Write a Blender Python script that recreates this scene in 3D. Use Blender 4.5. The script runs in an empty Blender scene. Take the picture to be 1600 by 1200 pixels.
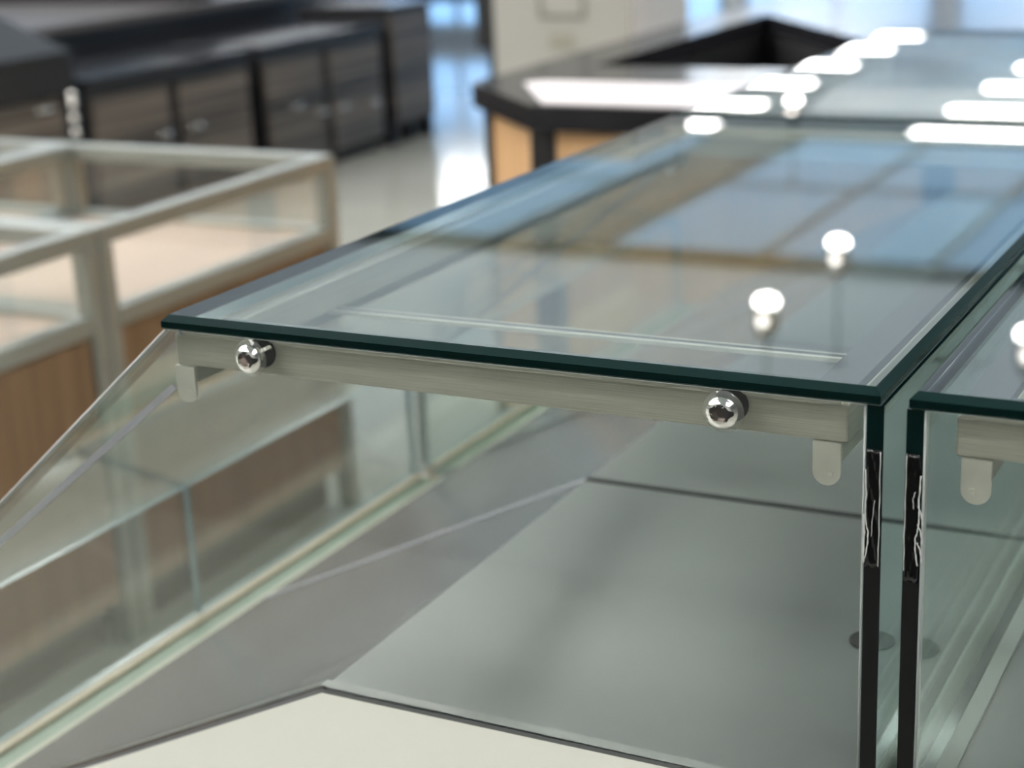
import bpy, bmesh, math, random
from mathutils import Matrix, Vector

random.seed(7)
S = bpy.context.scene
COL = S.collection

# ------------------------------------------------------------------ camera
cd = bpy.data.cameras.new('camera')
cam = bpy.data.objects.new('camera', cd)
COL.objects.link(cam)
CAM_R = Matrix(((0.8890785, -0.09981115, 0.44674058),
                (0.45580665, 0.28297641, -0.84389848),
                (-0.04218657, 0.95391933, 0.29708283)))
cam.matrix_world = Matrix.Translation((0.734518, -0.879725, 1.357968)) @ CAM_R.to_4x4()
cd.sensor_width = 36.0
cd.lens = 59.3355
cd.clip_start = 0.02
cd.clip_end = 120
cd.dof.use_dof = True
cd.dof.focus_distance = 1.03
cd.dof.aperture_fstop = 5.6
S.camera = cam

# ------------------------------------------------------------------ world, exposure
w = bpy.data.worlds.new('world')
S.world = w
w.use_nodes = True
w.node_tree.nodes['Background'].inputs[0].default_value = (0.55, 0.68, 0.9, 1)
w.node_tree.nodes['Background'].inputs[1].default_value = 0.6
S.view_settings.view_transform = 'Standard'
S.view_settings.look = 'None'
S.view_settings.gamma = 1.0
S.view_settings.use_curve_mapping = False
S.view_settings.exposure = 1.28
S.cycles.transparent_max_bounces = 64
S.cycles.use_light_tree = False
S.cycles.max_bounces = 6
S.cycles.diffuse_bounces = 2
S.cycles.glossy_bounces = 5
S.cycles.use_adaptive_sampling = True
S.cycles.adaptive_threshold = 0.04
S.cycles.caustics_reflective = False
S.cycles.caustics_refractive = False
S.cycles.sample_clamp_indirect = 6.0
TUBE_L = 9.0       # radiance of the ceiling luminaires
WINDOW_L = 0.6     # radiance of the daylight windows at the far end

# ------------------------------------------------------------------ materials
MATS = {}


def mat(name, col, rough=0.5, metal=0.0, spec=0.5, emit=None, estr=0.0, coat=0.0):
    m = bpy.data.materials.new(name)
    m.use_nodes = True
    b = m.node_tree.nodes['Principled BSDF']
    b.inputs['Base Color'].default_value = (*col, 1)
    b.inputs['Roughness'].default_value = rough
    b.inputs['Metallic'].default_value = metal
    b.inputs['Specular IOR Level'].default_value = spec
    b.inputs['Coat Weight'].default_value = coat
    b.inputs['Coat Roughness'].default_value = 0.05
    if emit:
        b.inputs['Emission Color'].default_value = (*emit, 1)
        b.inputs['Emission Strength'].default_value = estr
    MATS[name] = m
    return m


def noise_col(m, c1, c2, scale=(1, 1, 1), detail=4, fac=5.0, lo=0.35, hi=0.65, bump=0.0):
    nt = m.node_tree
    b = nt.nodes['Principled BSDF']
    tc = nt.nodes.new('ShaderNodeTexCoord')
    mp = nt.nodes.new('ShaderNodeMapping')
    mp.inputs['Scale'].default_value = scale
    nz = nt.nodes.new('ShaderNodeTexNoise')
    nz.inputs['Scale'].default_value = fac
    nz.inputs['Detail'].default_value = detail
    rp = nt.nodes.new('ShaderNodeValToRGB')
    rp.color_ramp.elements[0].position = lo
    rp.color_ramp.elements[1].position = hi
    rp.color_ramp.elements[0].color = (*c1, 1)
    rp.color_ramp.elements[1].color = (*c2, 1)
    nt.links.new(tc.outputs['Object'], mp.inputs['Vector'])
    nt.links.new(mp.outputs['Vector'], nz.inputs['Vector'])
    nt.links.new(nz.outputs['Fac'], rp.inputs['Fac'])
    nt.links.new(rp.outputs['Color'], b.inputs['Base Color'])
    if bump:
        bp = nt.nodes.new('ShaderNodeBump')
        bp.inputs['Strength'].default_value = bump
        bp.inputs['Distance'].default_value = 0.001
        nt.links.new(nz.outputs['Fac'], bp.inputs['Height'])
        nt.links.new(bp.outputs['Normal'], b.inputs['Normal'])
    return m


def glass(name, tint, dust_veil=0.02, ior=1.5, smear=0.0):
    """clear pane: Fresnel reflection over a tinted see-through body, a little dust"""
    m = bpy.data.materials.new(name)
    m.use_nodes = True
    nt = m.node_tree
    nt.nodes.clear()
    N = nt.nodes.new
    out = N('ShaderNodeOutputMaterial')
    tr = N('ShaderNodeBsdfTransparent')
    tr.inputs['Color'].default_value = (*tint, 1)
    gl = N('ShaderNodeBsdfGlossy')
    gl.inputs['Roughness'].default_value = 0.0
    gl.inputs['Color'].default_value = (1, 1, 1, 1)
    geo = N('ShaderNodeNewGeometry')
    mi = N('ShaderNodeMix')
    mi.inputs[2].default_value = ior
    mi.inputs[3].default_value = 1.0 / ior
    fr = N('ShaderNodeFresnel')
    nt.links.new(geo.outputs['Backfacing'], mi.inputs[0])
    nt.links.new(mi.outputs[0], fr.inputs['IOR'])
    ms = N('ShaderNodeMixShader')
    nt.links.new(fr.outputs[0], ms.inputs[0])
    nt.links.new(tr.outputs[0], ms.inputs[1])
    nt.links.new(gl.outputs[0], ms.inputs[2])
    last = ms
    if dust_veil > 0:
        df = N('ShaderNodeBsdfDiffuse')
        df.inputs['Color'].default_value = (0.75, 0.77, 0.78, 1)
        m2 = N('ShaderNodeMixShader')
        m2.inputs[0].default_value = dust_veil
        if smear > 0:
            tc = N('ShaderNodeTexCoord')
            nz = N('ShaderNodeTexNoise')
            nz.inputs['Scale'].default_value = 7.0
            nz.inputs['Detail'].default_value = 3.0
            mr = N('ShaderNodeMapRange')
            mr.inputs['From Min'].default_value = 0.4
            mr.inputs['From Max'].default_value = 0.75
            mr.inputs['To Min'].default_value = dust_veil * 0.7
            mr.inputs['To Max'].default_value = dust_veil + smear
            nt.links.new(tc.outputs['Object'], nz.inputs['Vector'])
            nt.links.new(nz.outputs['Fac'], mr.inputs['Value'])
            nt.links.new(mr.outputs[0], m2.inputs[0])
        nt.links.new(ms.outputs[0], m2.inputs[1])
        nt.links.new(df.outputs[0], m2.inputs[2])
        last = m2
    nt.links.new(last.outputs[0], out.inputs['Surface'])
    MATS[name] = m
    return m


G_TOP = glass('glass_top', (0.955, 0.985, 0.975), 0.0)
G_PANE = glass('glass_pane', (0.945, 0.960, 0.948), 0.008, smear=0.014)
G_FRONT = glass('glass_front', (0.955, 0.972, 0.962), 0.030)  # part of this diffuse veil paints reflected surroundings on the front glass
G_SIDE = glass('glass_side', (0.90, 0.965, 0.955), 0.012)
G_FRAMED = glass('glass_framed', (0.97, 0.98, 0.975), 0.0)
EDGE_D = mat('edge_dark_green', (0.0012, 0.010, 0.009), 0.06, spec=0.6)
EDGE_M = mat('edge_mid_green', (0.003, 0.019, 0.018), 0.1, spec=0.6)
EDGE_T = mat('edge_teal', (0.20, 0.27, 0.28), 0.15)
EDGE_L = mat('edge_light', (0.62, 0.66, 0.64), 0.12)
EDGE_G = mat('edge_grey', (0.22, 0.23, 0.22), 0.2)
STRIP_L = mat('clear_strip', (0.50, 0.49, 0.54), 0.2)
NICKEL = noise_col(mat('brushed_nickel', (0.6, 0.58, 0.5), 0.36, 0.35),
                   (0.475, 0.46, 0.385), (0.60, 0.58, 0.49), (6, 6, 420), 3, 3.0, 0.3, 0.7, 0.05)
STEEL = noise_col(mat('satin_steel', (0.7, 0.68, 0.6), 0.38, 0.3), (0.66, 0.64, 0.56), (0.76, 0.74, 0.65), (1, 1, 1), 4, 60)
CHROME = mat('chrome', (0.86, 0.84, 0.80), 0.06, 1.0)
SOCKET = mat('socket_steel', (0.42, 0.38, 0.35), 0.25, 1.0)
CREAM = noise_col(mat('cream_laminate', (0.8, 0.79, 0.7), 0.4), (0.85, 0.85, 0.765), (0.88, 0.88, 0.795), (1, 1, 1), 3, 3)
BARGLINT = mat('bar_glint', (0.72, 0.70, 0.60), 0.7)
DECK = noise_col(mat('grey_laminate', (0.2, 0.2, 0.2), 0.28, spec=0.6), (0.115, 0.122, 0.120), (0.14, 0.147, 0.145), (1, 1, 1), 4, 4)
SLOPE = noise_col(mat('grey_panel', (0.2, 0.2, 0.2), 0.2, spec=0.6), (0.165, 0.165, 0.172), (0.20, 0.20, 0.207), (1, 1, 1), 4, 4)
LEDGE = mat('ledge_cream', (0.37, 0.355, 0.28), 0.35)
LIP = mat('ledge_wood', (0.44, 0.37, 0.27), 0.4)
GREENSTRIP = mat('ledge_green', (0.17, 0.23, 0.17), 0.3)
BLACK = mat('black_tape', (0.006, 0.006, 0.006), 0.45, spec=0.25)
BLACKG = mat('black_gloss_tape', (0.006, 0.006, 0.006), 0.08)
RUBBER = mat('rubber', (0.02, 0.02, 0.02), 0.6)
TRACKG = mat('track_grey', (0.22, 0.23, 0.22), 0.4)
GASKET = mat('grey_gasket', (0.07, 0.075, 0.08), 0.5)
HOLE = mat('hole_black', (0.004, 0.004, 0.004), 0.9)
CLEARPL = glass('clear_plastic', (0.86, 0.87, 0.82), 0.10)
BEAD = mat('edge_bead', (0.36, 0.38, 0.37), 0.15)
SEAL = mat('sealant', (0.62, 0.62, 0.60), 0.15)
CHAMP = noise_col(mat('champagne_frame', (0.5, 0.48, 0.42), 0.33, 0.55), (0.27, 0.285, 0.26), (0.31, 0.325, 0.295), (2, 2, 60), 3, 4)
MAPLE = noise_col(mat('maple_panel', (0.42, 0.26, 0.14), 0.4), (0.14, 0.082, 0.042), (0.20, 0.122, 0.066), (14, 14, 0.7), 5, 3.0, 0.3, 0.7)
BEIGE = mat('beige_deck', (0.42, 0.335, 0.27), 0.5)
TOE = mat('toe_kick', (0.05, 0.045, 0.04), 0.6)
DARKWOOD = noise_col(mat('dark_wood', (0.08, 0.06, 0.05), 0.35), (0.026, 0.022, 0.019), (0.150, 0.122, 0.100), (0.6, 0.25, 13), 4, 3.2, 0.36, 0.64)
BLACKLAM = mat('black_laminate', (0.012, 0.012, 0.014), 0.22)
BLACKSAT = mat('black_satin', (0.014, 0.014, 0.016), 0.35)
BLACKRIM = mat('black_rim', (0.016, 0.016, 0.019), 0.16, spec=0.3)
BLACKMATT = mat('black_matt', (0.006, 0.006, 0.007), 0.7)
ORANGEWOOD = noise_col(mat('beech_panel', (0.7, 0.42, 0.2), 0.4), (0.60, 0.35, 0.165), (0.70, 0.43, 0.22), (10, 10, 0.8), 4, 3)
RIMGLARE = mat('glare_white', (0.86, 0.80, 0.82), 0.35)  # highlight colour for the counter's near rim
WHITEBOX = mat('white_enamel', (0.33, 0.325, 0.295), 0.5)
OUTLINE = mat('grey_outline', (0.17, 0.165, 0.15), 0.5)
PLATE = mat('buff_plate', (0.27, 0.26, 0.215), 0.5)
NAVY = mat('navy_cabinet', (0.03, 0.07, 0.14), 0.35)
GREYTOP = mat('grey_top', (0.085, 0.078, 0.078), 0.45)
FLOOR = noise_col(mat('polished_floor', (0.4, 0.4, 0.36), 0.09, spec=0.8), (0.30, 0.305, 0.275), (0.38, 0.385, 0.35), (1, 1, 1), 5, 0.8)
CEIL_B = mat('ceiling_cool', (0.70, 0.80, 0.87), 0.8)  # blue daylight cast painted into the ceiling colour
CEIL_W = mat('ceiling_grey', (0.74, 0.78, 0.82), 0.8)
WALL = mat('wall_paint', (0.52, 0.53, 0.52), 0.7)
LED = mat('led_diffuser', (0.9, 0.9, 0.9), 0.5, emit=(1.0, 0.985, 0.95), estr=TUBE_L)
LAMPWARM = mat('lamp_lens', (0.9, 0.9, 0.9), 0.5, emit=(1, 0.96, 0.9), estr=14.0)
DIMGLOW = mat('dim_glow', (0.9, 0.85, 0.8), 0.5, emit=(1, 0.93, 0.86), estr=2.4)
SKYPANE = mat('daylight_pane', (0.5, 0.6, 0.7), 0.2, emit=(0.22, 0.54, 1.0), estr=WINDOW_L)
SKYLIGHT = mat('luminous_pane', (0.35, 0.5, 0.62), 0.4, emit=(0.24, 0.52, 0.86), estr=0.20)
CEILGLOW = mat('ceiling_glow', (0.6, 0.64, 0.68), 0.5, emit=(0.76, 0.88, 1.0), estr=0.14)  # added ceiling glow that veils the glass tops, no real skylight
FRAMEBLUE = mat('skylight_frame', (0.36, 0.50, 0.62), 0.5)
BEAM = mat('dark_beam', (0.11, 0.125, 0.14), 0.6)
BULKHEAD = mat('bulkhead', (0.62, 0.65, 0.67), 0.8)
HOUSING = mat('white_housing', (0.8, 0.8, 0.8), 0.5)

# ------------------------------------------------------------------ helpers
OFF = {}


def empty(name, loc, label, cat, group=None):
    o = bpy.data.objects.new(name, None)
    o.location = loc
    o.empty_display_size = 0.1
    COL.objects.link(o)
    o['label'] = label
    o['category'] = cat
    if group:
        o['group'] = group
    OFF[o] = Vector(loc)
    return o


def build(name, verts, faces, mats, parent=None, fmat=None, smooth=False, recalc=True):
    """verts in world space -> one mesh object, parented (no inverse)"""
    base = OFF[parent] if parent is not None else Vector((0, 0, 0))
    me = bpy.data.meshes.new(name)
    me.from_pydata([tuple(Vector(v) - base) for v in verts], [], faces)
    if not isinstance(mats, (list, tuple)):
        mats = [mats]
    for m in mats:
        me.materials.append(m)
    if fmat:
        for i, f in enumerate(me.polygons):
            f.material_index = fmat[i]
    if recalc:
        bm = bmesh.new()
        bm.from_mesh(me)
        bmesh.ops.recalc_face_normals(bm, faces=bm.faces)
        bm.to_mesh(me)
        bm.free()
    if smooth:
        for f in me.polygons:
            f.use_smooth = True
    o = bpy.data.objects.new(name, me)
    COL.objects.link(o)
    if parent is not None:
        o.parent = parent
        OFF[o] = base
    return o


def boxg(x0, x1, y0, y1, z0, z1):
    v = [(x0, y0, z0), (x1, y0, z0), (x1, y1, z0), (x0, y1, z0), (x0, y0, z1), (x1, y0, z1), (x1, y1, z1), (x0, y1, z1)]
    f = [(0, 3, 2, 1), (4, 5, 6, 7), (0, 1, 5, 4), (1, 2, 6, 5), (2, 3, 7, 6), (3, 0, 4, 7)]
    return v, f


class MB:
    """collects shapes into one mesh"""
    def __init__(self):
        self.v, self.f, self.m = [], [], []

    def add(self, vf, mi=0):
        n = len(self.v)
        self.v += list(vf[0])
        for i, f in enumerate(vf[1]):
            self.f.append(tuple(k + n for k in f))
            self.m.append(mi if not isinstance(mi, (list, tuple)) else mi[i])
        return self

    def build(self, name, mats, parent=None, smooth=False):
        return build(name, self.v, self.f, mats, parent, self.m, smooth)


def bbox(name, x0, x1, y0, y1, z0, z1, m, parent=None, bevel=0.0):
    if x0 > x1: x0, x1 = x1, x0
    if y0 > y1: y0, y1 = y1, y0
    if z0 > z1: z0, z1 = z1, z0
    v, f = boxg(x0, x1, y0, y1, z0, z1)
    if bevel <= 0:
        return build(name, v, f, m, parent)
    base = OFF[parent] if parent is not None else Vector((0, 0, 0))
    bm = bmesh.new()
    vs = [bm.verts.new(Vector(q) - base) for q in v]
    for q in f:
        bm.faces.new([vs[k] for k in q])
    bmesh.ops.recalc_face_normals(bm, faces=bm.faces)
    bmesh.ops.bevel(bm, geom=bm.edges[:], offset=bevel, segments=2, affect='EDGES', profile=0.5)
    me = bpy.data.meshes.new(name)
    bm.to_mesh(me)
    bm.free()
    for mm in (m if isinstance(m, (list, tuple)) else [m]):
        me.materials.append(mm)
    o = bpy.data.objects.new(name, me)
    COL.objects.link(o)
    if parent is not None:
        o.parent = parent
        OFF[o] = base
    return o


def prism_y(profile, y0, y1):
    """profile = [(x, z)], extruded along y. faces: near cap, far cap, sides"""
    n = len(profile)
    v = [(x, y0, z) for x, z in profile] + [(x, y1, z) for x, z in profile]
    f = [tuple(range(n)), tuple(range(2 * n - 1, n - 1, -1))]
    f += [(i, (i + 1) % n, (i + 1) % n + n, i + n) for i in range(n)]
    return v, f


def prism_z(plan, z0, z1):
    n = len(plan)
    v = [(x, y, z0) for x, y in plan] + [(x, y, z1) for x, y in plan]
    f = [tuple(range(n)), tuple(range(2 * n - 1, n - 1, -1))]
    f += [(i, (i + 1) % n, (i + 1) % n + n, i + n) for i in range(n)]
    return v, f


def lathe_y(cx, y0, cz, prof, seg=24, sgn=-1):
    """prof = [(radius, out)]: rings about the y axis, out along -y (towards the camera)"""
    v, f = [], []
    for r, o in prof:
        for k in range(seg):
            a = 2 * math.pi * k / seg
            v.append((cx + r * math.cos(a), y0 + sgn * o, cz + r * math.sin(a)))
    for i in range(len(prof) - 1):
        for k in range(seg):
            k2 = (k + 1) % seg
            f.append((i * seg + k, i * seg + k2, (i + 1) * seg + k2, (i + 1) * seg + k))
    f.append(tuple(range(seg)))
    f.append(tuple(range((len(prof) - 1) * seg, len(prof) * seg)))
    return v, f


def lathe_z(cx, cy, prof, seg=20):
    """prof = [(radius, z)]"""
    v, f = [], []
    for r, z in prof:
        for k in range(seg):
            a = 2 * math.pi * k / seg
            v.append((cx + r * math.cos(a), cy + r * math.sin(a), z))
    for i in range(len(prof) - 1):
        for k in range(seg):
            k2 = (k + 1) % seg
            f.append((i * seg + k, i * seg + k2, (i + 1) * seg + k2, (i + 1) * seg + k))
    f.append(tuple(range(seg)))
    f.append(tuple(range((len(prof) - 1) * seg, len(prof) * seg)))
    return v, f


def tube_path(pts, r, seg=8):
    v, f = [], []
    n = len(pts)
    for i, p in enumerate(pts):
        a = Vector(pts[max(i - 1, 0)])
        b = Vector(pts[min(i + 1, n - 1)])
        d = (b - a).normalized()
        up = Vector((0, 1, 0)) if abs(d.y) < 0.9 else Vector((1, 0, 0))
        s = d.cross(up).normalized()
        t = d.cross(s)
        rr = r[i] if isinstance(r, (list, tuple)) else r
        for k in range(seg):
            an = 2 * math.pi * k / seg
            v.append(tuple(Vector(p) + s * rr * math.cos(an) + t * rr * math.sin(an)))
    for i in range(n - 1):
        for k in range(seg):
            k2 = (k + 1) % seg
            f.append((i * seg + k, i * seg + k2, (i + 1) * seg + k2, (i + 1) * seg + k))
    f.append(tuple(range(seg)))
    f.append(tuple(range((n - 1) * seg, n * seg)))
    return v, f


def structure(o):
    o['kind'] = 'structure'
    return o


# ------------------------------------------------------------------ the room
RX0, RX1, RY0, RY1, RH = -17.0, 9.0, -8.0, 27.0, 3.75
structure(bbox('floor', RX0, RX1, RY0, RY1, -0.1, 0.0, FLOOR))
ce = structure(bbox('ceiling', -4.6, RX1, RY0, RY1, RH, RH + 0.1, CEIL_B))
ce2 = structure(bbox('ceiling', RX0, -4.6, RY0, RY1, RH, RH + 0.1, CEIL_W))
structure(bbox('wall_left', RX0 - 0.1, RX0, RY0, RY1, 0, RH, WALL))
structure(bbox('wall_right', RX1, RX1 + 0.1, RY0, RY1, 0, RH, WALL))
structure(bbox('wall_back', RX0, RX1, RY0 - 0.1, RY0, 0, RH, WALL))
structure(bbox('wall_far', RX0, RX1, RY1, RY1 + 0.1, 0, RH, WALL))
nwin = 1
for i in range(7):
    x0 = -16.4 + i * 3.6
    wv = bpy.data.objects.new('window_%d' % nwin, None)
    COL.objects.link(wv)
    wv.location = (x0 + 1.6, RY1 - 0.02, 0.3)
    OFF[wv] = Vector(wv.location)
    wv['kind'] = 'structure'
    nwin += 1
    for j in range(2):
        xa = x0 + 0.05 + j * 1.6
        bbox('pane', xa, xa + 1.5, RY1 - 0.03, RY1 - 0.001, 0.35, 3.45, SKYPANE, wv)
    m = MB()
    for j in range(3):
        m.add(boxg(x0 - 0.05 + j * 1.6, x0 + 0.05 + j * 1.6, RY1 - 0.06, RY1 - 0.001, 0.3, 3.5))
    m.add(boxg(x0, x0 + 3.2, RY1 - 0.06, RY1 - 0.001, 0.27, 0.35))
    m.add(boxg(x0, x0 + 3.2, RY1 - 0.06, RY1 - 0.001, 3.45, 3.53))
    m.build('window_frame', BLACKSAT, wv)

for i in range(4):
    y0 = 12.0 + i * 3.6
    wv = bpy.data.objects.new('window_%d' % nwin, None)
    COL.objects.link(wv)
    wv.location = (RX0 + 0.02, y0 + 1.6, 0.3)
    OFF[wv] = Vector(wv.location)
    wv['kind'] = 'structure'
    nwin += 1
    for j in range(2):
        ya = y0 + 0.05 + j * 1.6
        bbox('pane', RX0 + 0.001, RX0 + 0.03, ya, ya + 1.5, 0.35, 3.45, SKYPANE, wv)
    m = MB()
    for j in range(3):
        m.add(boxg(RX0 + 0.001, RX0 + 0.06, y0 - 0.05 + j * 1.6, y0 + 0.05 + j * 1.6, 0.3, 3.5))
    m.add(boxg(RX0 + 0.001, RX0 + 0.06, y0, y0 + 3.2, 0.27, 0.35))
    m.add(boxg(RX0 + 0.001, RX0 + 0.06, y0, y0 + 3.2, 3.45, 3.53))
    m.build('window_frame', BLACKSAT, wv)

# ceiling luminaires: one field over the sales desk side, one at the far end, skylights and added glow panels between
ORD = ['first', 'second', 'third', 'fourth', 'fifth', 'sixth', 'seventh', 'eighth']
LCOLS = [(-12.4, 'in the file along the left wall'), (-7.0, 'in the file over the dark cabinets'), (-2.55, 'in the file over the glass cases'), (2.3, 'in the file at the right'), (-4.78, 'in the added fill file between cabinets and glass cases')]
LROWS = [('near', -5.95 + k * 1.86, k) for k in range(7)] + [('far', y, k) for k, y in enumerate((16.65, 18.25, 20.15, 22.05, 23.95, 25.65))]
lp = None
for ci, (cx, words) in enumerate(LCOLS):
    for zone, y, k in LROWS:
        if zone == 'far' and ci == 4:  # added near-only file, fills a dark gap in the deck's reflection
            continue
        if lp is None:
            t = empty('ceiling_light', (cx, y, RH), '', 'ceiling light', 'ceiling luminaires')
            bbox('housing', cx - 1.16, cx + 1.16, y - 0.19, y + 0.19, RH - 0.06, RH - 0.001, HOUSING, t)
            bbox('diffuser', cx - 1.12, cx + 1.12, y - 0.15, y + 0.15, RH - 0.072, RH - 0.058, LED, t)
            lp = t
        else:
            t = lp.copy()
            COL.objects.link(t)
            t.location = (cx, y, RH)
            for ch in lp.children:
                c = ch.copy()
                COL.objects.link(c)
                c.parent = t
        if zone == 'near':
            t['label'] = 'white near ceiling bar, %s from the back, %s' % (ORD[k], words)
        else:
            t['label'] = 'white far ceiling bar, %s one, %s' % (ORD[k], words)
for (xa, xb) in ((-9.0, -7.35), (-7.35, -5.7), (-4.7, -3.4), (-3.4, -2.1), (-2.1, -0.6), (-0.6, 1.0)):
    for (ya, yb) in ((11.0, 13.7), (13.7, 16.3)):
        wv = bpy.data.objects.new('window_%d' % nwin, None)
        nwin += 1
        COL.objects.link(wv)
        wv.location = (xa, ya, RH)
        wv['kind'] = 'structure'
        OFF[wv] = Vector(wv.location)
        bbox('luminous_pane', xa + 0.03, xb - 0.03, ya + 0.03, yb - 0.03, RH - 0.02, RH - 0.001, SKYLIGHT, wv)
        m = MB()
        for q in ((xa, xb, ya, ya + 0.04), (xa, xb, yb - 0.04, yb), (xa, xa + 0.04, ya + 0.04, yb - 0.04), (xb - 0.04, xb, ya + 0.04, yb - 0.04)):
            m.add(boxg(*q, RH - 0.04, RH - 0.001))
        m.build('skylight_frame', FRAMEBLUE, wv)
for (xa, xb) in ((-9.0, -6.0), (-6.0, -3.0), (-3.0, 0.0), (0.0, 3.0)):
    for (ya, yb) in ((6.6, 8.6), (8.6, 10.6)):
        wv = bpy.data.objects.new('window_%d' % nwin, None)  # added glow panel, only numbered along with the windows
        nwin += 1
        COL.objects.link(wv)
        wv.location = (xa, ya, RH)
        wv['kind'] = 'structure'
        OFF[wv] = Vector(wv.location)
        bbox('luminous_pane', xa + 0.02, xb - 0.02, ya + 0.02, yb - 0.02, RH - 0.02, RH - 0.001, CEILGLOW, wv)
structure(bbox('trim_1', -12.0, 6.0, 10.76, 10.90, RH - 0.08, RH - 0.001, BEAM))
structure(bbox('trim_2', -5.6, -4.8, 10.93, 16.6, RH - 0.06, RH - 0.001, BULKHEAD))

def pendant(x, y, z, label):
    t = empty('pendant_spotlight', (x, y, RH), label, 'ceiling light', 'pendant spotlights')
    m = MB().add(lathe_z(x, y, [(0.008, z + 0.2), (0.008, RH - 0.03)], 8))
    m.build('stem', BLACKSAT, t)
    MB().add(lathe_z(x, y, [(0.05, RH - 0.03), (0.05, RH - 0.001)], 16)).build('ceiling_rose', BLACKSAT, t)
    MB().add(lathe_z(x, y, [(0.062, z + 0.005), (0.062, z + 0.15), (0.03, z + 0.2), (0.008, z + 0.21)], 20)).build('housing', BLACKSAT, t)
    MB().add(lathe_z(x, y, [(0.03, z - 0.03), (0.055, z - 0.015), (0.062, z + 0.005)], 20)).build('lens', LAMPWARM, t)
    bm = bmesh.new()
    bmesh.ops.create_icosphere(bm, subdivisions=2, radius=0.03, matrix=Matrix.Translation((0, -0.06, z + 0.085 - RH)))
    me = bpy.data.meshes.new('dim_dot')
    bm.to_mesh(me)
    bm.free()
    me.materials.append(DIMGLOW)
    o = bpy.data.objects.new('dim_dot', me)  # dim glowing ball added to draw the second mirrored dot
    COL.objects.link(o)
    o.parent = t


pendant(-2.058, 8.545, 3.0, 'black pendant spotlight mirrored as the farther bright dot in the near glass top')
pendant(-2.012, 7.135, 3.0, 'black pendant spotlight mirrored as the nearer bright dot in the near glass top')
pendant(-4.124, 14.035, 3.0, 'black pendant spotlight mirrored as a small dot in the far glass top')
pendant(-0.66, 6.94, 3.0, 'black pendant spotlight mirrored at the right edge of the neighbouring glass top')

# ------------------------------------------------------------------ glass display cases
H = 1.07
FX = -0.37           # front glass plane
ZB, ZL = 0.572, 0.737  # foot of the front glass, bend line
RIDGE = (0.106, 0.806)
MIRX = 0.5078


def bolt(parent, cx, cz, y, M):
    """button-head socket screw with a clear washer and a rubber spacer behind the pane"""
    MB().add(lathe_y(cx, y + 0.0165, cz, [(0.0105, 0.0), (0.0105, 0.0045)], 24)).build('spacer', RUBBER, parent)
    wv, wf = lathe_y(cx, y, cz, [(0.0122, 0.0), (0.0128, 0.0008), (0.0124, 0.0020), (0.0105, 0.0028)], 28)
    ws = build('washer', wv, wf, CLEARPL, parent, smooth=False)
    seg = 24
    v, f = [], []
    prof = [(0.0100, 0.0028), (0.0102, 0.0038), (0.0097, 0.0048), (0.0080, 0.0062), (0.0060, 0.0071)]
    for r, o in prof:
        for k in range(seg):
            a = 2 * math.pi * k / seg
            v.append((cx + r * math.cos(a), y - o, cz + r * math.sin(a)))
    hexr = 0.0048
    for o in (0.0073, 0.0042):
        for k in range(seg):
            s, u = divmod(k, 4)
            a0 = math.pi / 3 * s
            a1 = a0 + math.pi / 3
            t = u / 4
            v.append((cx + hexr * (math.cos(a0) * (1 - t) + math.cos(a1) * t), y - o, cz + hexr * (math.sin(a0) * (1 - t) + math.sin(a1) * t)))
    R = len(prof) + 2
    fm = []
    for i in range(R - 1):
        for k in range(seg):
            k2 = (k + 1) % seg
            f.append((i * seg + k, i * seg + k2, (i + 1) * seg + k2, (i + 1) * seg + k))
            fm.append(1 if i == R - 2 else 0)
    f.append(tuple(range((R - 1) * seg, R * seg)))
    fm.append(1)
    f.append(tuple(range(seg)))
    fm.append(0)
    o = build('bolt_head', v, f, [CHROME, SOCKET], parent, fm)
    for i, pl in enumerate(o.data.polygons):
        pl.use_smooth = i < (len(prof) - 1) * seg
    # the shank through the pane
    MB().add(lathe_y(cx, y + 0.012, cz, [(0.006, 0.0), (0.006, 0.012)], 14)).build('shank', CHROME, parent)


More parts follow.
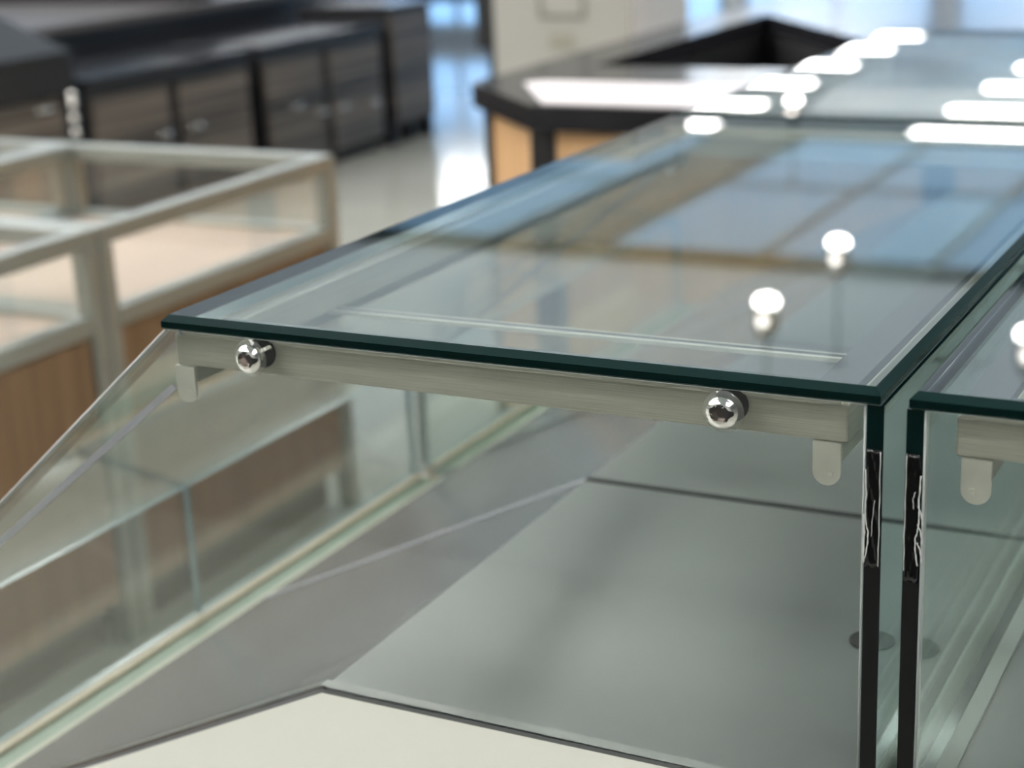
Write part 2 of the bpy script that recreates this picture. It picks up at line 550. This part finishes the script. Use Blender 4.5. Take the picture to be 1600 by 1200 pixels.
def display_case(Y, mirror, label):
    L = 0.921
    X = (lambda x: 2 * MIRX - x) if mirror else (lambda x: x)
    base = (X(0.06), Y + L / 2, 0.0)
    t = empty('glass_display_case', base, label, 'display case', 'glass display cases')

    def prof(pts):
        return [(X(x), z) for x, z in pts]

    y0, y1 = Y, Y + L
    # --- base cabinet: cream end panel following the stepped deck
    build('base_cabinet', *prism_y(prof([(FX - 0.01, 0.10), (0.502, 0.10), (0.502, 0.803), (RIDGE[0], 0.803), (-0.275, 0.6181), (-0.275, 0.568), (FX - 0.01, 0.568)]), y0 + 0.001, y1), CREAM, t)
    bbox('toe_kick', X(FX + 0.05), X(0.46), y0 + 0.04, y1 - 0.03, 0.0, 0.10, TOE, t)
    # --- decks, two panels each with an open joint
    ym = y0 + 0.447
    for a, b in ((y0 + 0.001, ym - 0.0015), (ym + 0.0015, y1)):
        bbox('deck_panel', X(RIDGE[0]), X(0.480), a, b, 0.803, 0.806, DECK, t)
        build('sloped_panel', *prism_y(prof([(RIDGE[0], 0.803), (RIDGE[0], 0.806), (-0.275, 0.6211), (-0.275, 0.6181)]), a, b), SLOPE, t)
    bbox('deck_joint', X(RIDGE[0]), X(0.4915), ym - 0.0030, ym + 0.0030, 0.806, 0.8075, BLACK, t)
    build('panel_joint', *prism_y(prof([(RIDGE[0], 0.806), (RIDGE[0], 0.8075), (-0.275, 0.6226), (-0.275, 0.6211)]), ym - 0.003, ym + 0.003), STRIP_L, t)
    bbox('door_track', X(0.480), X(0.4915), y0 + 0.010, y1 - 0.010, 0.803, 0.8085, TRACKG, t)
    # --- front ledge behind the front glass
    bbox('ledge', X(-0.325), X(-0.276), y0 + 0.010, y1 - 0.01, 0.568, 0.590, LEDGE, t)
    bbox('ledge_strip', X(-0.352), X(-0.325), y0 + 0.010, y1 - 0.01, 0.568, 0.584, GREENSTRIP, t)
    bbox('ledge_lip', X(FX + 0.0005), X(-0.352), y0 + 0.010, y1 - 0.01, 0.568, 0.588, LIP, t)
    # --- cord hole with a black grommet
    if True:
        g = MB().add(lathe_z(X(0.439), y0 + 0.218, [(0.0165, 0.8062), (0.0165, 0.8072), (0.0145, 0.8074)], 24))
        g.build('cord_grommet', HOLE, t)
    # --- end panes: near and far
    pane = [(0.0015, 1.0595), (0.4912, 1.0595), (0.4912, 0.8065), (RIDGE[0], 0.8095), (-0.275, 0.6246), (-0.275, 0.5910), (FX - 0.002, 0.5885), (FX - 0.002, ZL)]
    for a, b in ((y0, y0 + 0.0095), (y1 - 0.0095, y1)):
        v, f = prism_y(prof(pane), a, b)
        fm = [0, 0, 1, 1, 2, 2, 2, 2, 1, 1]
        build('end_pane', v, f, [G_PANE, EDGE_L, EDGE_G], t, fm)
    # --- back pane (runs along the case), its end edge shows
    v, f = boxg(min(X(0.4918), X(0.5015)), max(X(0.4918), X(0.5015)), y0, y1, 0.804, 1.0595)
    build('back_pane', v, f, [G_SIDE, EDGE_D], t, [1, 1, 1, 0, 1, 0])
    # --- front: vertical pane and slanted pane, two of each
    dx, dz = (0.0 - FX), (1.0595 - ZL)
    ln = math.hypot(dx, dz)
    nx, nz = dz / ln * 0.008, -dx / ln * 0.008
    for a, b in ((y0 + 0.010, ym - 0.0005), (ym + 0.0005, y1 - 0.010)):
        v, f = boxg(min(X(FX), X(FX + 0.008)), max(X(FX), X(FX + 0.008)), a, b, 0.5885, ZL - 0.001)
        build('front_pane', v, f, [G_FRONT, EDGE_T], t, [1, 1, 1, 0, 1, 0])
        v, f = prism_y(prof([(FX + 0.001, ZL), (0.001, 1.0595), (0.001 + nx, 1.0595 + nz), (FX + 0.001 + nx, ZL + nz * 0.2)]), a, b)
        build('slanted_pane', v, f, [G_FRONT, EDGE_T], t, [0, 0, 0, 1, 0, 1])
    # --- tube frame under the top, mitred
    fx0, fx1, fy0, fy1, tw = -0.002, 0.4775, y0 + 0.0135, y1 - 0.0135, 0.0255
    zt0, zt1 = 1.0305, 1.0535
    rails = {
        'near_bar': [(fx0, fy0), (fx1, fy0), (fx1 - tw, fy0 + tw), (fx0 + tw, fy0 + tw)],
        'far_bar': [(fx0, fy1), (fx1, fy1), (fx1 - tw, fy1 - tw), (fx0 + tw, fy1 - tw)],
        'rail_a': [(fx0, fy0), (fx0, fy1), (fx0 + tw, fy1 - tw), (fx0 + tw, fy0 + tw)],
        'rail_b': [(fx1, fy0), (fx1, fy1), (fx1 - tw, fy1 - tw), (fx1 - tw, fy0 + tw)]}
    for rn, plan in rails.items():
        pl = [(X(x), y) for x, y in plan]
        c = (sum(q[0] for q in pl) / 4, sum(q[1] for q in pl) / 4)
        pl = [(x + (0.0002 if x < c[0] else -0.0002), y + (0.0002 if y < c[1] else -0.0002)) for x, y in pl]
        o = build('frame_bar' if 'bar' in rn else 'frame_rail', *prism_z(pl, zt0, zt1), NICKEL, t)
        bv = o.modifiers.new('bevel', 'BEVEL')
        bv.width = 0.0012
        bv.segments = 2
    for a, b in ((fy0 - 0.0008, fy0 + 0.010), (fy1 - 0.010, fy1 + 0.0008)):  # pale strips paint the highlight along the bars' top bevel
        bbox('bar_glint', X(fx0 + 0.004), X(fx1 - 0.004), a, b, zt1, 1.0598, BARGLINT, t)
    for xa_, xb_ in ((fx1 - tw + 0.001, fx1 - 0.001),):
        bbox('rail_gasket', X(xa_), X(xb_), fy0 + tw * 0.5, fy1 - tw * 0.5, zt1 + 0.0001, 1.0597, GASKET, t)
    bbox('bar_gasket', X(fx0 + tw), X(fx1 - tw), fy0 + 0.0105, fy0 + tw - 0.001, zt1 + 0.0001, 1.0597, GASKET, t)
    # --- thin cross strap between the rails
    st = bbox('cross_strap', X(fx0 + 0.010), X(fx1 - 0.010), y0 + 0.174, y0 + 0.178, zt0 - 0.003, zt0, STEEL, t)
    bbox('gasket', X(fx0 + 0.010), X(fx1 - 0.010), y0 + 0.1783, y0 + 0.184, zt0 - 0.003, zt0, RUBBER, st)
    bbox('strap_lip', X(fx0 + 0.010), X(fx1 - 0.010), y0 + 0.1843, y0 + 0.1865, zt0 - 0.003, zt0, STEEL, st)
    # --- tracks under the long rails, each closed by a rounded end tab
    for xa, xb in ((-0.003, 0.0128), (0.4568, 0.4735)):
        m = MB().add(boxg(min(X(xa), X(xb)), max(X(xa), X(xb)), y0 + 0.016, y1 - 0.016, zt0 - 0.003, zt0 - 0.0004))
        for s in (xa, xb - 0.0016):
            m.add(boxg(min(X(s), X(s + 0.0016)), max(X(s), X(s + 0.0016)), y0 + 0.016, y1 - 0.016, zt0 - 0.012, zt0 - 0.003))
        m.build('track', NICKEL, t)
        r = (xb - xa) / 2
        cx = (xa + xb) / 2
        zb = 1.0035
        out = [(xa, zt0 - 0.0006), (xa, zb + r)]
        out += [(cx - r * math.cos(math.pi * k / 14), zb + r - r * math.sin(math.pi * k / 14)) for k in range(1, 14)]
        out += [(xb, zb + r), (xb, zt0 - 0.0006)]
        for ya in (y0 + 0.0125, y1 - 0.0145):
            tb = build('end_tab', *prism_y(prof(out), ya, ya + 0.002), STEEL, t)
            dv, df = lathe_y(X(cx + 0.002), ya + 0.0001, zb + 0.0075, [(0.0022, 0.0), (0.0018, 0.0007), (0.0008, 0.0004)], 12)
            build('rivet', dv, df, STEEL, tb)
    # --- screws through the near and far panes
    for bx_ in (0.0722, 0.4072):
        bolt(t, X(bx_), 1.0463, y0, mirror)
    # --- clear edge strip below the slanted edge of the near pane
    build('edge_strip', *prism_y(prof([(-0.0065, 1.0165), (-0.0030, 1.0130), (-0.3480, 0.7435), (-0.3515, 0.7470)]), y0 + 0.0102, y0 + 0.0125), STRIP_L, t)
    # --- black tape on the end edge of the back pane, torn at the top
    zt = 0.9625 if not mirror else 0.957
    xa, xb = 0.4922, 0.5012
    bbox('edge_tape', X(xa), X(xb), y0 - 0.0008, y0, 0.81, zt, BLACK, t)
    m = MB()
    rows = 26
    zs = [zt + (1.034 - zt) * i / rows for i in range(rows + 1)]
    cols = 6
    vv, ff = [], []
    rnd = random.Random(3 + int(mirror) * 5 + int(Y * 10))
    for i, z in enumerate(zs):
        wl = 0.0002 + 0.0010 * (0.5 + 0.5 * math.sin(i * 0.9 + 2 * mirror)) * (i / rows)
        for j in range(cols + 1):
            u = j / cols
            vv.append((X(xa + wl + (xb - xa - wl) * u), y0 - 0.0012 + 0.0009 * math.sin(i * 0.75 + j * 1.7 + 2 * mirror) * (0.3 + 0.7 * rnd.random()), z))
    for i in range(rows):
        for j in range(cols):
            ff.append((i * (cols + 1) + j, i * (cols + 1) + j + 1, (i + 1) * (cols + 1) + j + 1, (i + 1) * (cols + 1) + j))
    wr = build('torn_tape', vv, ff, BLACKG, t, smooth=True)
    sd = wr.modifiers.new('thick', 'SOLIDIFY')
    sd.thickness = 0.0003
    build('edge_bead', *tube_path([(X(0.4908), y0 - 0.0004, 0.8085), (X(0.4908), y0 - 0.0004, 0.93), (X(0.4909), y0 - 0.0004, 1.0585)], 0.0007, 8), BEAD, t, smooth=True)
    build('edge_bead', *tube_path([(X(0.0008), y0 - 0.0002, 1.0588), (X(FX / 2), y0 - 0.0002, (1.0595 + ZL) / 2 + 0.0006), (X(FX - 0.002), y0 - 0.0002, ZL + 0.001)], 0.0007, 8), SEAL, t, smooth=True)
    # pale ridges of old sealant on the torn tape
    ridges = [([(0.4921, 1.022), (0.4929, 1.008), (0.4924, 0.997), (0.4931, 0.989), (0.4944, 0.984), (0.4941, 0.976), (0.4927, 0.968)], 0.0005),
              ([(0.5004, 1.033), (0.5005, 1.010), (0.5006, 0.985), (0.5004, 0.964)], 0.0003)]
    if not mirror:
        ridges += [([(0.4917, 0.995), (0.4922, 0.984), (0.4918, 0.975), (0.4921, 0.965)], 0.0007),
                   ([(0.4962, 0.982), (0.4968, 0.994), (0.4978, 1.004)], 0.0002)]
    else:
        ridges += [([(0.4912 + 0.002, 1.004 - 0.011 * q), (0.4912, 0.999 - 0.011 * q), (0.4905, 0.992 - 0.011 * q)], 0.0005) for q in range(3)]
        ridges += [([(0.4950, 1.012), (0.4962, 1.008), (0.4958, 1.002)], 0.0003)]
    for pts, rr in ridges:
        fine = []
        for i in range(len(pts) - 1):
            for q in range(4):
                u = q / 4
                fine.append((X(pts[i][0] * (1 - u) + pts[i + 1][0] * u + 0.00015 * math.sin(7 * (i + u))), y0 - 0.0021, pts[i][1] * (1 - u) + pts[i + 1][1] * u))
        fine.append((X(pts[-1][0]), y0 - 0.0021, pts[-1][1]))
        build('sealant_ridge', *tube_path(fine, [rr * (0.45 + 0.55 * abs(math.sin(1.3 * q + 4 * rr * 1e3))) for q in range(len(fine))], 6), SEAL, wr, smooth=True)
    # --- top: thick bevelled glass
    a, b = 0.0, 0.5
    if mirror:
        a, b = X(0.5), X(0.0)
    ch, ch2 = 0.0042, 0.0012
    rings = [(ch2, 1.0600), (0.0, 1.0600 + ch2), (0.0, H - ch), (ch, H)]
    v, f, fm = [], [], []
    for d, z in rings:
        v += [(a + d, y0 - 0.002 + d, z), (b - d, y0 - 0.002 + d, z), (b - d, y1 + 0.001 - d, z), (a + d, y1 + 0.001 - d, z)]
    f.append((0, 3, 2, 1)); fm.append(0)
    f.append((12, 13, 14, 15)); fm.append(0)
    for i in range(3):
        for k in range(4):
            k2 = (k + 1) % 4
            f.append((i * 4 + k, i * 4 + k2, (i + 1) * 4 + k2, (i + 1) * 4 + k))
            fm.append(1 if i < 2 else 2)
    build('top_glass', v, f, [G_TOP, EDGE_D, EDGE_M], t, fm)
    return t


display_case(0.0, False, 'nearest glass-topped display case, brushed bar with two hex-socket bolts in front')
display_case(0.936, False, 'glass-topped display case standing directly behind the nearest one')
display_case(0.0, True, 'glass-topped display case at the right edge, cut off by the frame, beside the nearest')
display_case(0.936, True, 'far glass-topped display case behind the one cut off at the right edge')

# ------------------------------------------------------------------ framed showcases (left)


def framed_case(x0, x1, y0, y1, label, rot=0):
    """champagne metal frame, glass upper part, maple base"""
    t = empty('framed_showcase', ((x0 + x1) / 2, (y0 + y1) / 2, 0), label, 'showcase', 'metal-framed showcases')
    zt, zd, r = 0.78, 0.628, 0.034
    for cx in (x0, x1 - r):
        for cy in (y0, y1 - r):
            bbox('post', cx, cx + r, cy, cy + r, 0.0, zt - r, CHAMP, t, 0.003)
    for z in (zt - r, zd - r):
        for cy in (y0, y1 - r):
            e = 0 if z > 0.7 else r
            bbox('frame_rail', x0 + e, x1 - e, cy, cy + r, z, z + r, CHAMP, t, 0.003)
        for cx in (x0, x1 - r):
            bbox('frame_rail', cx, cx + r, y0 + r, y1 - r, z, z + r, CHAMP, t, 0.003)
    bbox('deck', x0 + r, x1 - r, y0 + r, y1 - r, zd - 0.03, zd - 0.012, BEIGE, t)
    for cx in (x0 + 0.012, x1 - 0.018):
        bbox('base_panel', cx, cx + 0.006, y0 + r, y1 - r, 0.09, zd - r, MAPLE, t)
    for cy in (y0 + 0.012, y1 - 0.018):
        bbox('base_panel', x0 + r, x1 - r, cy, cy + 0.006, 0.09, zd - r, MAPLE, t)
    bbox('toe_kick', x0 + 0.05, x1 - 0.05, y0 + 0.05, y1 - 0.05, 0.0, 0.09, TOE, t)
    for cx in (x0 + 0.014, x1 - 0.020):
        bbox('side_glass', cx, cx + 0.006, y0 + r, y1 - r, zd, zt - r, G_FRAMED, t)
    bbox('end_glass', x0 + r, x1 - r, y1 - 0.02, y1 - 0.014, zd, zt - r, G_FRAMED, t)
    return t


framed_case(-1.955, -1.235, 1.335, 2.085, 'metal-framed showcase with maple base, the farther one beside the aisle')
framed_case(-1.955, -1.235, 0.580, 1.330, 'metal-framed showcase with maple base, nearest, cut off by the left edge')
framed_case(-2.680, -1.960, 1.335, 2.085, 'metal-framed showcase at the far left edge, behind the aisle-side pair')

# ------------------------------------------------------------------ dark credenzas (background left)
CX = -3.70


def handle(parent, y, z, ln=0.07):
    v, f = tube_path([(CX + 0.006, y - ln / 2, z), (CX + 0.024, y - ln / 2 + 0.006, z), (CX + 0.026, y, z), (CX + 0.024, y + ln / 2 - 0.006, z), (CX + 0.006, y + ln / 2, z)], 0.008, 8)
    build('handle', v, f, CHROME, parent, smooth=True)


def credenza(y0, y1, doors, label, ztop=0.62, zfront=0.555, depth=0.55, zlow=0.05, handles=()):
    t = empty('credenza', (CX - depth / 2, (y0 + y1) / 2, 0), label, 'cabinet', 'dark wood cabinets')
    bbox('body', CX - depth, CX - 0.02, y0 + 0.006, y1 - 0.006, zlow, ztop - 0.03, BLACKSAT, t)
    bbox('plinth', CX - depth + 0.04, CX - 0.05, y0 + 0.03, y1 - 0.03, 0.0, zlow, BLACKMATT, t)
    bbox('top', CX - depth - 0.01, CX + 0.012, y0, y1, ztop - 0.03, ztop, BLACKLAM, t, 0.004)
    for (ya, yb, za, zb, hs) in doors:
        d = bbox('door', CX - 0.02, CX, ya, yb, za, zb, DARKWOOD, t, 0.002)
        for (hy, hz) in hs:
            handle(d, hy, hz)
    return t


t = credenza(3.10, 4.06, [(3.12, 3.56, 0.06, 0.575, [(3.42, 0.50)]), (3.58, 3.99, 0.06, 0.575, [(3.87, 0.545)])], 'dark wood cabinet with thick black top at the left edge, chrome knobs on its corner', ztop=0.74)
build('sloped_top', *prism_y([(CX + 0.012, 0.741), (CX - 0.56, 0.741), (CX - 0.56, 0.93), (CX - 0.50, 0.93)], 3.10, 4.06), BLACKLAM, t)
bbox('apron', CX - 0.018, CX + 0.010, 3.10, 4.06, 0.585, 0.708, BLACKLAM, t)
for kz in (0.575, 0.545, 0.490, 0.435):
    kb = MB().add(lathe_z(CX + 0.012, 4.03, [(0.006, kz - 0.02), (0.018, kz - 0.012), (0.021, kz), (0.018, kz + 0.012), (0.006, kz + 0.02)], 14))
    kb.build('knob', CHROME, t, True)
credenza(4.13, 5.20, [(4.16, 4.62, 0.07, 0.540, [(4.55, 0.35)]), (4.69, 5.17, 0.07, 0.540, [(4.76, 0.35)])], 'dark wood cabinet with two striped doors beside the knobbed cabinet')
credenza(5.29, 6.30, [(5.31, 5.74, 0.355, 0.540, []), (5.31, 5.74, 0.07, 0.335, [(5.50, 0.325), (5.70, 0.27)]), (5.82, 6.27, 0.355, 0.540, []), (5.82, 6.27, 0.07, 0.335, [(5.88, 0.27), (6.16, 0.25)])], 'dark wood cabinet with two rows of doors and small chrome handles', zlow=0.06)
t = credenza(6.38, 6.80, [(6.40, 6.78, 0.11, 0.650, [])], 'narrow dark wood cabinet on legs at the far end of the row', ztop=0.69, zlow=0.11)
for ly in (6.40, 6.58, 6.76):
    bbox('leg', CX - 0.05, CX - 0.015, ly - 0.015, ly + 0.015, 0.0, 0.11, BLACKSAT, t)

# a longer counter behind the row
t = empty('long_counter', (-5.4, 5.0, 0), 'long grey-topped counter running behind the dark wood cabinets', 'counter')
bbox('counter_body', -6.3, -4.40, 1.5, 7.0, 0.0, 0.72, BLACKSAT, t)
bbox('counter_top', -6.35, -4.36, 1.45, 7.05, 0.72, 0.76, GREYTOP, t, 0.005)
bbox('upstand', -5.9, -4.45, 5.75, 5.95, 0.76, 0.86, BLACKMATT, t)

# ------------------------------------------------------------------ black octagonal counter (background centre)
t = empty('corner_counter', (0.2, 3.9, 0), 'black-topped counter with cut corners, sunken well and beech panels', 'counter')
ZT = 0.86
outer = [(-1.19, 2.62), (-0.885, 2.31), (1.7, 2.31), (1.7, 5.3), (-0.95, 5.3), (-1.22, 5.0)]
pit = [(-1.03, 2.96), (-0.08, 2.96), (-1.03, 4.26)]


def inset(poly, d):
    n = len(poly)
    res = []
    for i in range(n):
        p0, p1, p2 = Vector(poly[i - 1]), Vector(poly[i]), Vector(poly[(i + 1) % n])
        e1 = (p1 - p0).normalized()
        e2 = (p2 - p1).normalized()
        n1 = Vector((-e1.y, e1.x))
        n2 = Vector((-e2.y, e2.x))
        b = (n1 + n2)
        b = b / max(b.dot(n1), 1e-6)
        res.append(tuple(p1 + b * d))
    return res


# rim top: plate with a triangular well cut out
bm = bmesh.new()
base = OFF[t]
ov = [bm.verts.new(Vector((x, y, ZT)) - base) for x, y in outer]
pv = [bm.verts.new(Vector((x, y, ZT)) - base) for x, y in pit]
oe = [bm.edges.new((ov[i], ov[(i + 1) % len(ov)])) for i in range(len(ov))]
pe = [bm.edges.new((pv[i], pv[(i + 1) % 3])) for i in range(3)]
bmesh.ops.triangle_fill(bm, edges=oe + pe, use_beauty=True)
bmesh.ops.recalc_face_normals(bm, faces=bm.faces)
for fc in bm.faces:
    if fc.normal.z < 0:
        fc.normal_flip()
ext = bmesh.ops.extrude_face_region(bm, geom=bm.faces[:])
bmesh.ops.translate(bm, vec=(0, 0, -0.055), verts=[g for g in ext['geom'] if isinstance(g, bmesh.types.BMVert)])
bmesh.ops.recalc_face_normals(bm, faces=bm.faces)
me = bpy.data.meshes.new('rim_top')
bm.to_mesh(me)
bm.free()
me.materials.append(BLACKRIM)
o = bpy.data.objects.new('rim_top', me)
COL.objects.link(o)
o.parent = t
OFF[o] = base
# reflected ceiling light on the near rim, painted as a pale strip
build('rim_highlight', *prism_z([(-0.865, 2.335), (1.65, 2.335), (1.65, 2.66), (-1.02, 2.66), (-1.05, 2.62)], ZT, ZT + 0.003), RIMGLARE, t)
# well liner
wl = MB()
n = 3
wv = [(x, y, ZT - 0.055) for x, y in pit] + [(x, y, 0.35) for x, y in pit]
build('well_liner', wv, [(0, 1, 4, 3), (1, 2, 5, 4), (2, 0, 3, 5), (3, 4, 5)], BLACKMATT, t)
wall = inset(outer, 0.035)
for i in range(len(wall)):
    p0, p1 = Vector(wall[i]), Vector(wall[(i + 1) % len(wall)])
    d = (p1 - p0)
    ln = d.length
    d = d.normalized()
    nn = Vector((-d.y, d.x))
    k = max(1, int(round(ln / 0.9)))
    for j in range(k):
        a = p0 + d * (ln * j / k + 0.03)
        b = p0 + d * (ln * (j + 1) / k - 0.03)
        pl = [tuple(a), tuple(b), tuple(b + nn * 0.02), tuple(a + nn * 0.02)]
        build('beech_panel', *prism_z(pl, 0.08, ZT - 0.055), ORANGEWOOD, t)
        a = p0 + d * (ln * j / k)
        pl = [tuple(a - d * 0.03 - nn * 0.004), tuple(a + d * 0.03 - nn * 0.004), tuple(a + d * 0.03 + nn * 0.03), tuple(a - d * 0.03 + nn * 0.03)]
        build('corner_post', *prism_z(pl, 0.0, ZT - 0.055), BLACKSAT, t)

# ------------------------------------------------------------------ dark counter behind the photographer, mirrored in the end panes
t = empty('black_service_counter', (0.0, -2.3, 0), 'long black counter behind the camera, mirrored darkly in the end panes', 'counter')
bbox('counter_body', -3.4, 3.0, -2.62, -1.86, 0.0, 0.92, BLACKMATT, t)
bbox('counter_top', -3.45, 3.05, -2.65, -1.82, 0.92, 0.96, BLACKSAT, t, 0.006)
for i in range(7):
    bbox('front_panel', -3.35 + i * 0.91, -2.50 + i * 0.91, -1.86, -1.845, 0.05, 0.88, BLACKSAT, t, 0.003)

# ------------------------------------------------------------------ white box cabinet behind the counter
t = empty('white_enclosure', (-2.10, 5.29, 0), 'tall off-white metal enclosure with an outlined hatch, behind the black counter', 'cabinet')
bbox('body', -2.39, -1.81, 5.0, 5.575, 0.0, 1.9, WHITEBOX, t, 0.006)
m = MB()
for (xa, xb, za, zb) in ((-2.19, -2.175, 0.77, 1.35), (-2.01, -1.995, 0.77, 1.35), (-2.175, -2.01, 0.77, 0.785), (-2.175, -2.01, 1.335, 1.35)):
    m.add(boxg(xa, xb, 4.994, 5.0, za, zb))
m.build('hatch_outline', OUTLINE, t)
bbox('name_plate', -2.15, -2.045, 4.994, 5.0, 0.655, 0.715, PLATE, t)
bbox('bright_side', -1.81, -1.806, 5.01, 5.565, 0.02, 1.88, HOUSING, t)  # white sheet paints the enclosure's lit side brighter than its front
t = empty('navy_bench', (-7.1, 13.6, 0), 'low dark navy bench far back on the glossy floor', 'bench')
bbox('bench_seat', -8.4, -6.35, 12.9, 13.5, 0.32, 0.42, NAVY, t, 0.01)
for bx_ in (-8.2, -6.6):
    for by_ in (13.0, 13.4):
        bbox('leg', bx_ - 0.03, bx_ + 0.03, by_ - 0.03, by_ + 0.03, 0.0, 0.32, BLACKSAT, t)
bbox('seat_skirt', -8.3, -6.45, 12.95, 13.45, 0.12, 0.32, NAVY, t)
t = empty('black_screen_panel', (-2.85, 5.92, 0), 'narrow black panel standing left of the off-white enclosure', 'panel')
bbox('panel_board', -2.93, -2.78, 5.85, 6.0, 0.55, 1.8, BLACKMATT, t, 0.004)
bbox('panel_foot', -2.90, -2.81, 5.90, 5.95, 0.0, 0.55, BLACKSAT, t)
